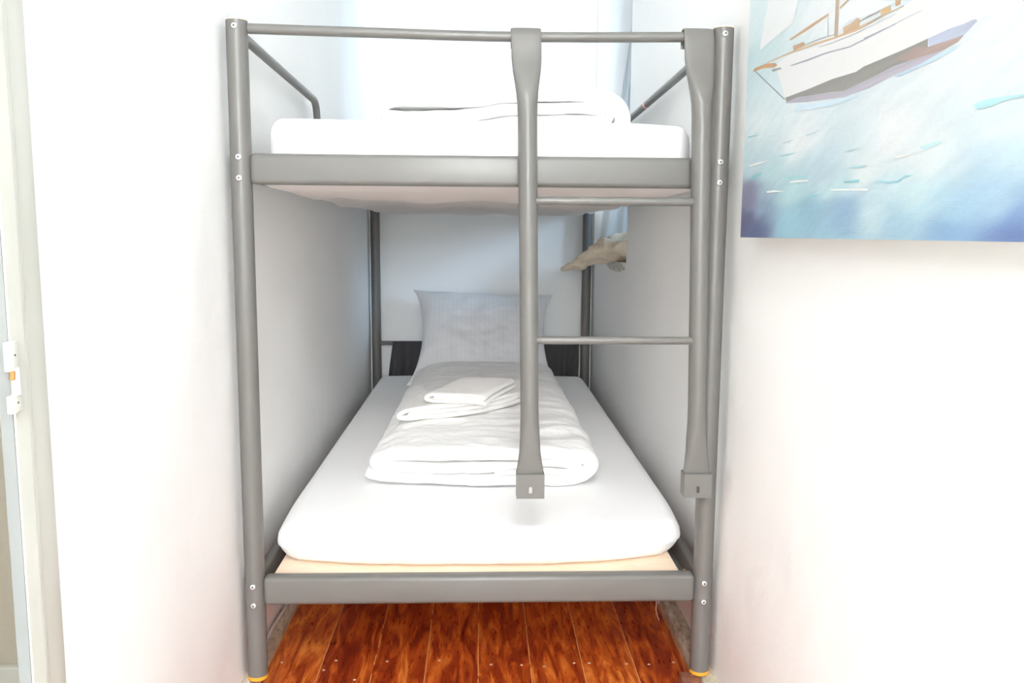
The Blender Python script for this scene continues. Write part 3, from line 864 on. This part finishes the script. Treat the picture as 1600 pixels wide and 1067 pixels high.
def stile(xt, xb, hook_rail_z):
    bm = bmesh.new()
    n = 28
    zt = hook_rail_z + 0.0155
    yc = -0.041
    # path (y, z, half width, half depth, squareness, x factor)
    path = []
    # hook over the rail, from behind to the front
    path.append((0.0135, hook_rail_z - 0.020, 0.0285, 0.0022))
    path.append((0.0135, hook_rail_z, 0.0285, 0.0022))
    for a in (20, 45, 70, 90, 110, 135, 160):
        r = 0.0135
        path.append((r * cos(math.radians(a)), hook_rail_z + r * sin(math.radians(a)), 0.0285, 0.0022))
    path.append((-0.0150, hook_rail_z - 0.002, 0.0285, 0.0026))
    path.append((-0.0175, hook_rail_z - 0.022, 0.0285, 0.0040))
    path.append((-0.0205, hook_rail_z - 0.045, 0.0283, 0.0060))
    path.append((-0.0260, hook_rail_z - 0.068, 0.0265, 0.0095))
    path.append((-0.0320, hook_rail_z - 0.088, 0.0235, 0.0130))
    path.append((-0.0370, hook_rail_z - 0.108, 0.0208, 0.0160))
    path.append((-0.0400, hook_rail_z - 0.130, 0.0192, 0.0180))
    path.append((yc, hook_rail_z - 0.155, 0.0185, 0.0185))
    for k in range(1, 8):
        path.append((yc, hook_rail_z - 0.155 - (hook_rail_z - 0.155 - 0.575) * k / 7, 0.0178 if k > 2 else 0.0182, 0.0182))
    path += [(yc, 0.545, 0.0185, 0.0175), (yc, 0.515, 0.0195, 0.0155), (yc - 0.001, 0.488, 0.0212, 0.0125), (yc - 0.002, 0.467, 0.0240, 0.0085), (yc - 0.003, 0.452, 0.0265, 0.0055), (yc - 0.003, 0.445, 0.0270, 0.0045)]
    rings = []
    for i, (y, z, a, b2) in enumerate(path):
        y0, z0 = path[max(0, i - 1)][:2]
        y1, z1 = path[min(len(path) - 1, i + 1)][:2]
        t = Vector((0, y1 - y0, z1 - z0)).normalized()
        nv = Vector((1, 0, 0)).cross(t)
        f = (1.285 - z) / (1.285 - 0.42)
        x = xt + (xb - xt) * f
        sq = 1.0 if abs(a - b2) < 0.004 else 0.55
        ring = []
        for k in range(n):
            th = 2 * PI * k / n
            cx_, sy_ = cos(th), sin(th)
            ex = sq
            cx_ = math.copysign(abs(cx_) ** ex, cx_)
            sy_ = math.copysign(abs(sy_) ** ex, sy_)
            ring.append(bm.verts.new(Vector((x, y, z)) + Vector((1, 0, 0)) * a * cx_ + nv * b2 * sy_))
        rings.append(ring)
    for a, b2 in zip(rings[:-1], rings[1:]):
        for k in range(n):
            bm.faces.new((a[k], a[(k + 1) % n], b2[(k + 1) % n], b2[k]))
    bm.faces.new(rings[0])
    bm.faces.new(rings[-1])
    s = obj('stile', bm, M['steel'], lad)
    # bracket at the foot, with a slotted hole
    xc = xb
    X0, X1, Z0, Z1 = xc - 0.0275, xc + 0.0275, 0.398, 0.446
    yf, yb = -0.0575, -0.0555
    sw, sh, zc, xs = 0.0032, 0.0070, 0.415, xc
    outer, inner = [], []
    m_ = 32
    for k in range(m_):
        th = 2 * PI * k / m_
        c_, s_ = cos(th), sin(th)
        q = 1 / max(abs(c_), abs(s_))
        outer.append(((X0 + X1) / 2 + (X1 - X0) / 2 * c_ * q, (Z0 + Z1) / 2 + (Z1 - Z0) / 2 * s_ * q))
        inner.append((xs + sw * c_, zc + math.copysign(sh - sw, s_) * (abs(s_) > 0.01) + sw * s_))
    bm = bmesh.new()
    lay = []
    for y in (yf, yb):
        lay.append(([bm.verts.new((x, y, z)) for x, z in outer], [bm.verts.new((x, y, z)) for x, z in inner]))
    for k in range(m_):
        j = (k + 1) % m_
        bm.faces.new((lay[0][0][k], lay[0][0][j], lay[0][1][j], lay[0][1][k]))
        bm.faces.new((lay[1][0][k], lay[1][1][k], lay[1][1][j], lay[1][0][j]))
        bm.faces.new((lay[0][0][k], lay[1][0][k], lay[1][0][j], lay[0][0][j]))
        bm.faces.new((lay[0][1][k], lay[0][1][j], lay[1][1][j], lay[1][1][k]))
    # flanges and top
    box(bm, X0, X0 + 0.002, yb, -0.026, Z0 + 0.001, Z1)
    box(bm, X1 - 0.002, X1, yb, -0.026, Z0 + 0.001, Z1)
    box(bm, X0, X1, yb, -0.026, Z1 - 0.0015, Z1 + 0.0005)
    obj('foot_bracket', bm, M['steel'], s, smooth=False)


stile(0.082, 0.0965, 1.2853)
stile(0.410, 0.4280, 1.2895)
for z, xa, xb2 in ((0.9765, 0.0995, 0.405), (0.7105, 0.1035, 0.410)):
    bm = bmesh.new()
    L0, L1 = xa, xb2
    tube(bm, [(L0, -0.046, z), (L0 + 0.004, -0.046, z), (L0 + 0.016, -0.046, z), (L1 - 0.012, -0.046, z), (L1, -0.046, z), (L1 + 0.004, -0.046, z)], [0.0055, 0.0068, 0.0078, 0.0078, 0.0068, 0.0055], 16)
    # rungs run between the two stiles
    obj('rung', bm, M['steel'], lad)

# ------------------------------------------------------------------ bedding
# lower mattress
bm = rbox(-0.444, 0.4485, 0.035, 1.952, 0.2142, 0.306, 0.040, 60, 90, 14)
for v in bm.verts:
    x, y, z = v.co
    d = max(0.0, 1 - (y - 0.03) / 0.28)
    q = abs(x / 0.45)
    back = 0.075 * q ** 3 * (1.15 if x > 0 else 0.75)
    y += back * d ** 1.0
    # crowned front edge and slack corners
    h = (z - 0.214) / 0.092
    if h > 0.5:
        z -= 0.018 * d ** 2 * h * (0.55 + 0.45 * q)
        z -= 0.004 * (q ** 4)
    if q > 0.9 and d > 0:
        x *= 1 - 0.035 * d * d * (1 - h)
    y -= 0.012 * d * sin(PI * min(1, max(0, h)))
    z += (0.0016 * nz3((x, y, z), 5, 2)) * (1 if h > 0.3 else 0)
    if h < 0.35 and d > 0.3:
        y += 0.0035 * nz3((x, 0, z), 24, 5)
    v.co = (x, y, z)
lm = obj('mattress', bm, M['sheet'])
tag(lm, 'lower bunk mattress in a fitted white sheet on the plywood board', 'mattress')
# upper mattress
bm = rbox(-0.428, 0.428, 0.030, 1.985, 1.036, 1.137, 0.032, 60, 90, 12)
for v in bm.verts:
    x, y, z = v.co
    d = max(0.0, 1 - (y - 0.03) / 0.25)
    q = abs(x / 0.428)
    h = (z - 1.036) / 0.101
    y += 0.05 * q ** 4 * d
    if h > 0.6:
        z += 0.006 * (q ** 6) * (1 if x < 0 else 0.2) * d - 0.005 * (q ** 3) * (x > 0)
    z += 0.0025 * nz3((x, y, z), 6, 8) * (h > 0.5)
    y += 0.004 * nz3((x, 0, z), 14, 3) * d
    v.co = (x, y, z)
um = obj('mattress', bm, M['sheet'])
tag(um, 'upper bunk mattress in a white sheet behind the top rail', 'mattress')

# lower duvet, folded lengthwise in layers
zb = 0.3085
line = [(-0.286, zb + 0.028, .7), (-0.262, zb + 0.019, .9), (-0.215, zb + 0.0155, 1), (-0.10, zb + 0.015, 1), (0.05, zb + 0.015, 1), (0.17, zb + 0.016, 1), (0.228, zb + 0.022, 1.0),
        (0.262, zb + 0.046, 1.25), (0.254, zb + 0.072, 1.3), (0.205, zb + 0.086, 1.2), (0.08, zb + 0.088, 1.25), (-0.08, zb + 0.086, 1.3), (-0.19, zb + 0.082, 1.2), (-0.243, zb + 0.071, .95),
        (-0.262, zb + 0.056, .85), (-0.240, zb + 0.046, .95), (-0.19, zb + 0.0455, 1.0), (-0.08, zb + 0.046, 1.0), (0.02, zb + 0.050, .85), (0.09, zb + 0.058, .6), (0.15, zb + 0.0605, .62), (0.212, zb + 0.060, .75),
        (0.232, zb + 0.0485, .8), (0.200, zb + 0.0405, .58), (0.13, zb + 0.039, .58), (0.06, zb + 0.0385, .5), (0.025, zb + 0.036, .35)]
bm = fold_sweep(line, 0.0295, 1.235, ny=120, endr=0.020, seed=2.0, amp=0.0045, bottom=0.3085, wob=0.008, crease=0.0050)
for v in bm.verts:
    x, y, z = v.co
    # the strip swells towards the pillow and is pulled in at the sides
    f = y / 1.235
    k = (z - 0.3085)
    hump = 1.0 + 0.06 * sin(min(1, f * 1.2) * PI) + (0.10 if f > 0.75 else 0.12 * f)
    if y < 0.16:
        hump *= 0.90 + 0.10 * (y / 0.16)
    z = 0.3085 + k * hump
    x = x * (1 - 0.055 * min(1, f * 1.4)) + 0.006
    y += 0.030 * (max(0, x) / 0.27) ** 2 * max(0, 1 - y / 0.25) + 0.03 * (max(0, -x) / 0.27) ** 2 * max(0, 1 - y / 0.25)
    v.co = (x, y + 0.298, max(z, 0.3085))
from mathutils.bvhtree import BVHTree


def height_fn(bms, default):
    trees = [BVHTree.FromBMesh(q) for q in bms]

    def one(x, y):
        best = default
        for t_ in trees:
            h_ = t_.ray_cast(Vector((x, y, 3.0)), Vector((0, 0, -1)))
            if h_[0] is not None:
                best = max(best, h_[0].z)
        return best

    def hf(x, y, r=0.016):
        vals = [one(x + dx * r, y + dy * r) for dx, dy in ((0, 0), (1, 0), (-1, 0), (0, 1), (0, -1), (.7, .7), (-.7, .7), (.7, -.7), (-.7, -.7))]
        return max(vals)
    return hf


def drape(bm, hf, lift=0.001, r=0.02):
    """lay the mesh on what is below it: a smoothed height field"""
    xs = [v.co.x for v in bm.verts]
    ys = [v.co.y for v in bm.verts]
    n = 26
    x0, x1, y0, y1 = min(xs) - .01, max(xs) + .01, min(ys) - .01, max(ys) + .01
    g_ = [[hf(x0 + (x1 - x0) * i / n, y0 + (y1 - y0) * j / n, r) for i in range(n + 1)] for j in range(n + 1)]
    raw = [row[:] for row in g_]
    for it in range(22):
        g2_ = [row[:] for row in g_]
        for j in range(n + 1):
            for i in range(n + 1):
                s_, c_ = 0, 0
                for dj in (-1, 0, 1):
                    for di in (-1, 0, 1):
                        if 0 <= i + di <= n and 0 <= j + dj <= n:
                            s_ += g_[j + dj][i + di]
                            c_ += 1
                g2_[j][i] = s_ / c_ if it > 19 else max(s_ / c_, raw[j][i])
        g_ = g2_
    for v in bm.verts:
        fx = (v.co.x - x0) / (x1 - x0) * n
        fy = (v.co.y - y0) / (y1 - y0) * n
        i, j = min(n - 1, int(fx)), min(n - 1, int(fy))
        a, c_ = fx - i, fy - j
        v.co.z += (g_[j][i] * (1 - a) * (1 - c_) + g_[j][i + 1] * a * (1 - c_) + g_[j + 1][i] * (1 - a) * c_ + g_[j + 1][i + 1] * a * c_) + lift


hf1 = height_fn([bm], 0.40)
bm_d = bm.copy()
dv = obj('duvet', bm, M['duvet'])
tag(dv, 'white duvet folded in a long strip on the lower mattress', 'duvet')

# towels stacked on the lower duvet
T2 = 0.0125
line = [(0.16, T2 * 0.55), (0.0, T2 * 0.5), (-0.10, T2 * 0.5), (-0.146, T2 * 0.8), (-0.164, T2 * 1.5), (-0.148, T2 * 2.3), (-0.10, T2 * 2.45), (0.03, T2 * 2.45), (0.12, T2 * 2.4),
        (0.134, T2 * 2.0), (0.12, T2 * 1.5), (0.0, T2 * 1.47), (-0.10, T2 * 1.48), (-0.143, T2 * 1.5)]
bm = fold_sweep(line, T2 * 0.96, 0.22, ny=34, endr=0.008, seed=11.0, amp=0.0005, wob=0.004)
for v in bm.verts:
    v.co.y += 0.5 * (v.co.x + 0.132) + 6 * max(0, v.co.x) ** 2 + 0.004 * sin(v.co.x * 40)
place(bm, (-0.052, 0.492, 0), math.radians(-6))
drape(bm, hf1)
hf2 = height_fn([bm_d, bm], 0.40)
t1 = obj('towel', bm, M['towel'])
tag(t1, 'larger folded white towel lying on the duvet, under the small towel', 'towel')
T3 = 0.0095
line = [(0.078, T3 * 0.5), (0.0, T3 * 0.5), (-0.055, T3 * 0.5), (-0.074, T3 * 0.85), (-0.078, T3 * 1.5), (-0.072, T3 * 2.2), (-0.05, T3 * 2.5), (0.0, T3 * 2.52), (0.055, T3 * 2.5), (0.069, T3 * 2.0),
        (0.055, T3 * 1.5), (0.0, T3 * 1.5), (-0.062, T3 * 1.5)]
bm = fold_sweep(line, T3 * 0.98, 0.235, ny=30, endr=0.006, seed=21.0, amp=0.0004, wob=0.003)
for v in bm.verts:
    v.co.y += 0.30 * v.co.x
place(bm, (-0.068, 0.535, 0), math.radians(-22))
drape(bm, hf2, 0.0015, 0.05)
t2 = obj('towel', bm, M['towel'])
tag(t2, 'small folded white towel on top of the larger towel', 'towel')

# upper duvet
T = 0.030
zb = 1.1415 + T / 2
line = [(-0.30, zb), (-0.15, zb - 0.001), (0.05, zb), (0.25, zb), (0.335, zb + 0.010, 1.2), (0.360, zb + 0.042, 1.45), (0.343, zb + 0.084, 1.45), (0.29, zb + 0.109, 1.15), (0.15, zb + 0.106), (-0.02, zb + 0.092), (-0.17, zb + 0.088),
        (-0.238, zb + 0.082), (-0.252, zb + 0.062), (-0.225, zb + 0.050), (-0.10, zb + 0.052), (0.05, zb + 0.066), (0.20, zb + 0.074), (0.285, zb + 0.078, 1.1), (0.320, zb + 0.062, 1.2), (0.30, zb + 0.042, 1.15), (0.20, zb + 0.041), (0.08, zb + 0.036), (-0.04, zb + 0.027)]
bm = fold_sweep(line, T, 1.0, ny=70, endr=0.028, seed=33.0, amp=0.005, bottom=1.1415, wob=0.008, crease=0.004)
place(bm, (0.0, 0.53, 0.0))
d2 = obj('duvet', bm, M['duvet'])
tag(d2, 'white duvet folded in layers on the upper mattress', 'duvet')

# pillow leaning at the head end
NU = 56
bm = bmesh.new()
hw, hh, th = 0.292, 0.262, 0.072
org = Vector((0.008, 1.822, 0.480))
yd = Vector((0, 0.36, 0.33)).normalized()   # up the pillow
xd = Vector((1, 0, -0.035)).normalized()
nd = xd.cross(yd).normalized()
if nd.y > 0:
    nd = -nd
sides = []
for s in (1, -1):
    grid = []
    for j in range(NU + 1):
        v_ = -1 + 2 * j / NU
        row = []
        for i in range(NU + 1):
            u_ = -1 + 2 * i / NU
            pu = u_ * hw * (1 - 0.135 * (1 - v_ * v_) * abs(u_) ** 2)
            pv = v_ * hh * (1 - 0.085 * (1 - u_ * u_) * abs(v_) ** 2)
            t_ = th * max(0.0, (1 - abs(u_) ** 2.6) * (1 - abs(v_) ** 2.6)) ** 0.55
            t_ *= 1 + 0.05 * ridged(u_ * 0.5, v_ * 0.35, 0, 5) + 0.16 * noise.noise(Vector((u_ * 2.2, v_ * 2.2, 4))) + 0.07 * noise.noise(Vector((u_ * 7, v_ * 4, 9)))
            c_ = (abs(u_) * abs(v_)) ** 5
            pu *= 1 + 0.05 * c_
            p = xd * pu + yd * pv + nd * (s * t_ + 0.004 * noise.noise(Vector((u_ * 3, v_ * 3, 1))) * 3 * abs(u_ * v_))
            row.append(p)
        grid.append(row)
    sides.append(grid)
vd = {}


def pv_(s, j, i):
    k = (0 if (i in (0, NU) or j in (0, NU)) else s, j, i)
    if k not in vd:
        vd[k] = bm.verts.new(sides[s][j][i])
    return vd[k]


for s in (0, 1):
    for j in range(NU):
        for i in range(NU):
            q = (pv_(s, j, i), pv_(s, j, i + 1), pv_(s, j + 1, i + 1), pv_(s, j + 1, i))
            bm.faces.new(q if s == 0 else tuple(reversed(q)))
zmin = 0.3095 - org.z
for v in bm.verts:
    if v.co.z < zmin:
        v.co.z = zmin
pl = obj('pillow', bm, M['pillow'])
pl.location = org
tag(pl, 'striped white pillow propped against the head end of the lower bunk', 'pillow')

# ------------------------------------------------------------------ window textiles
# curtain gathered at the far side of the recess
bm = bmesh.new()
rows = []
for j in range(61):
    z = 0.835 + (1.98 - 0.835) * j / 60
    row = []
    h = (z - 0.835) / 1.15
    xl = 0.500 + 0.155 * h
    for i in range(71):
        u = i / 70
        x = xl + (0.722 - xl) * u
        y = 1.992 - 0.05 * u + 0.012 * sin(u * 26 + 2.0 * noise.noise(Vector((u * 3, z * 1.5, 0)))) * (0.5 + 0.5 * h) + 0.012 * noise.noise(Vector((u * 2, z * 4, 3)))
        row.append(bm.verts.new((x, min(y, 2.012), z)))
    rows.append(row)
for a, b2 in zip(rows[:-1], rows[1:]):
    for i in range(70):
        bm.faces.new((a[i], a[i + 1], b2[i + 1], b2[i]))
bmesh.ops.solidify(bm, geom=bm.faces[:], thickness=0.002)
cu = obj('curtain', bm, M['curtain'])
tag(cu, 'pale blue grey curtain hanging in the niche window recess', 'curtain')


def crumple(pathpts, widths, thick, seed, ns=46, nu=30, amp=0.012):
    """a bunched cloth: a flattened sweep with deep folds"""
    P = spline(pathpts, max(2, ns // (len(pathpts) - 1)))
    bm = bmesh.new()
    rings = []
    m_ = len(P)
    for i, p in enumerate(P):
        f = i / (m_ - 1)
        t = (P[min(m_ - 1, i + 1)] - P[max(0, i - 1)]).normalized()
        side = Vector((0, 0, 1)).cross(t)
        side = side.normalized() if side.length > 1e-4 else Vector((0, 1, 0))
        upv = t.cross(side)
        q = f * (len(widths) - 1)
        k = min(len(widths) - 2, int(q))
        wdt = widths[k] + (widths[k + 1] - widths[k]) * (q - k)
        thk = thick[k] + (thick[k + 1] - thick[k]) * (q - k)
        ring = []
        for a in range(nu):
            th_ = 2 * PI * a / nu
            c_, s_ = cos(th_), sin(th_)
            c0 = p + side * wdt * c_ + upv * thk * s_
            d = 1.0 - abs(2.0 * noise.noise(Vector((c0.x * 16 + seed, c0.y * 10, c0.z * 18)))) * 2.0
            d2_ = noise.noise(Vector((c0.x * 38, c0.y * 30 + seed, c0.z * 38)))
            dr = (side * c_ + upv * s_)
            ring.append(bm.verts.new(c0 + dr * (amp * d * 0.6 + amp * 0.4 * d2_) * min(1.0, thk / 0.02)))
        rings.append(ring)
    for a, b2 in zip(rings[:-1], rings[1:]):
        for k in range(nu):
            bm.faces.new((a[k], a[(k + 1) % nu], b2[(k + 1) % nu], b2[k]))
    bm.faces.new(rings[0])
    bm.faces.new(rings[-1])
    return bm


bm = crumple([(0.324, 1.62, 0.776), (0.355, 1.59, 0.790), (0.400, 1.54, 0.812), (0.450, 1.49, 0.838), (0.500, 1.44, 0.866), (0.555, 1.39, 0.868), (0.63, 1.34, 0.850)],
             [0.022, 0.034, 0.050, 0.085, 0.12, 0.13, 0.09], [0.008, 0.014, 0.018, 0.028, 0.044, 0.042, 0.030], 3.0, ns=90, nu=64, amp=0.017)
for v in bm.verts:
    if v.co.x > 0.485 and v.co.z < 0.8165:
        v.co.z = 0.8165
    if v.co.y < 1.2:
        v.co.y = 1.2
bc = obj('crumpled_cloth', bm, M['cloth'])
tag(bc, 'crumpled beige cloth spilling over the sill of the niche window', 'cloth')
bm = crumple([(0.430, 1.86, 0.815), (0.47, 1.82, 0.850), (0.53, 1.80, 0.870), (0.60, 1.74, 0.862)],
             [0.010, 0.03, 0.05, 0.05], [0.006, 0.014, 0.022, 0.022], 9.0, ns=30, amp=0.006)
for v in bm.verts:
    if v.co.x > 0.485 and v.co.z < 0.8165:
        v.co.z = 0.8165
wc = obj('crumpled_cloth', bm, M['white_cloth'])
tag(wc, 'small white cloth bunched on the window sill behind the beige cloth', 'cloth')

# ------------------------------------------------------------------ painting on the right wall
XP = 0.455
pic = thing('canvas_painting', 'canvas painting of a white sailboat on pale blue water, on the right wall', 'painting', (XP, -0.75, 0.911))
Y0, Y1, Z0, Z1 = -1.38, -0.176, 0.911, 1.71
obj('canvas_body', nbox(XP + 0.0005, XW - 0.001, Y0, Y1, Z0, Z1, bev=0.002), M['canvas_side'], pic)


def srgb(c):
    return c / 12.92 if c <= 0.04045 else ((c + 0.055) / 1.055) ** 2.4


def water_colour(y, z):
    # wavy brush direction: strokes rise away from the bottom left
    yy = y + 0.020 * noise.noise(Vector((y * 7, z * 22, 0)))
    zz = z + 0.012 * noise.noise(Vector((y * 5 + z * 2, z * 30, 4))) + 0.012 * noise.noise(Vector((y * 18, z * 50 + y * 12, 8)))
    sw = 0
    acc = [0, 0, 0]
    for cy, cz, r, g, b_ in CTL:
        d2_ = ((yy - cy) * 0.42) ** 2 + (zz - cz) ** 2
        wgt = 1 / (d2_ + 0.00016) ** 1.7
        sw += wgt
        acc[0] += r * wgt
        acc[1] += g * wgt
        acc[2] += b_ * wgt
    n_ = 1 + 0.030 * noise.noise(Vector((y * 20 + z * 14, z * 95 + y * 30, 2))) + 0.015 * noise.noise(Vector((y * 120, z * 260, 2)))
    return [0.75 * srgb(min(0.95, a / sw / 255 * n_)) for a in acc]


NYc, NZc = 300, 200
me = bpy.data.meshes.new('painted_canvas')
vs = [(XP, Y0 + (Y1 - Y0) * i / NYc, Z0 + (Z1 - Z0) * j / NZc) for j in range(NZc + 1) for i in range(NYc + 1)]
fs = [(j * (NYc + 1) + i, j * (NYc + 1) + i + 1, (j + 1) * (NYc + 1) + i + 1, (j + 1) * (NYc + 1) + i) for j in range(NZc) for i in range(NYc)]
nbase = len(vs)
cols = []
for (_, y, z) in vs:
    cols.append(water_colour(max(y, -1.0), min(z, 1.36)))
# the painted boat and brush strokes: thin layers of paint on the canvas
layer = 0
for (cr, poly) in PAINT:
    layer += 1
    bm = bmesh.new()
    x = XP - 0.0001 - 0.00001 * layer
    vv = []
    for p in poly:
        if not vv or (Vector((vv[-1].co.y, vv[-1].co.z)) - Vector(p)).length > 1e-4:
            vv.append(bm.verts.new((x, p[0], p[1])))
    for tri in tessellate_polygon([[Vector((v.co.y, v.co.z, 0)) for v in vv]]):
        bm.faces.new([vv[q] for q in tri])
    bm.verts.index_update()
    off = len(vs)
    for v in bm.verts:
        vs.append(tuple(v.co))
        k = 1 + 0.10 * noise.noise(Vector((v.co.y * 30, v.co.z * 60, layer)))
        cols.append([0.76 * srgb(min(1, c * (k if cr[0] < 0.9 else 1))) for c in cr])
    for fc in bm.faces:
        fs.append(tuple(off + v.index for v in fc.verts))
    bm.free()
me.from_pydata(vs, [], fs)
ca = me.color_attributes.new('paint', 'FLOAT_COLOR', 'POINT')
flat = []
for c in cols:
    flat += [c[0], c[1], c[2], 1.0]
ca.data.foreach_set('color', flat)
pm = new_mat('oil_paint_on_canvas', (0.8, 0.8, 0.8), 0.45, spec=0.3)
at = N(pm, 'ShaderNodeVertexColor', layer_name='paint')
set_in(pm, 'Base Color', at.outputs['Color'])
vv = coords(pm, (1, 0.45, 1.3))
nb = bump(pm, noise_tex(pm, vv, 60.0, 4.0, 0.6, 0.5), 0.20, 0.004)
nb = bump(pm, noise_tex(pm, coords(pm), 900.0, 1.0), 0.15, 0.0006, nb)
set_in(pm, 'Normal', nb)
me.materials.append(pm)
po = bpy.data.objects.new('painted_canvas', me)
C.objects.link(po)
po.parent = pic
po.matrix_parent_inverse = Matrix.Translation(pic.location).inverted()
po['label'] = 'painted sailboat and sea'

# ------------------------------------------------------------------ small things on the floor
bm = nbox(0.419, 0.4585, -0.075, 0.006, FZ, -0.0015, bev=0.003)
for v in bm.verts:
    v.co.x += 0.10 * (v.co.y - 0.006) * 0.3
bw = obj('wood_offcut', bm, M['offcut'])
tag(bw, 'reddish wood offcut on the floor beside the right front foot of the bed', 'wood block')
bm = bmesh.new()
pts = [(-0.4835 + 0.004 * sin(y * 9) + 0.003 * sin(y * 23), y, 0.0035 + 0.0015 * sin(y * 14)) for y in [0.03 + 0.04 * i for i in range(44)]]
tube(bm, pts, 0.0034, 10)  # thin white strip along the top of the left skirting
cb = obj('pale_strip', bm, M['pale_strip'])
tag(cb, 'thin white strip lying on the left skirting under the bed', 'pale_strip')
# dust strand under the board
bm = bmesh.new()
random.seed(3)
for s in range(3):
    pts = []
    x, z = 0.400 + 0.005 * s, 0.1845
    for k in range(16):
        pts.append((x + 0.004 * sin(k * 0.9 + s * 2) + 0.0008 * k * (1 - s * 0.5), 0.19 + 0.004 * cos(k * 1.3 + s), z - 0.0108 * k * (1 - 0.25 * s)))
    tube(bm, spline(pts, 3), 0.0012, 6)
ds_ = obj('dust_strand', bm, M['dust'])
tag(ds_, 'greyish dust strand hanging below the bed board at the right', 'dust')
# yellow loop at the right corner of the board
bm = bmesh.new()
pts = [(0.4335 + 0.006 * cos(a) , 0.052 + 0.002 * sin(a * 2), 0.1935 + 0.011 * sin(a)) for a in [(-1.2 + 3.0 * k / 14) for k in range(15)]]
tube(bm, pts, 0.0013, 8)
yl = obj('yellow_tie', bm, M['yellow'])
tag(yl, 'small yellow tie curled at the right front corner of the bed board', 'tie')
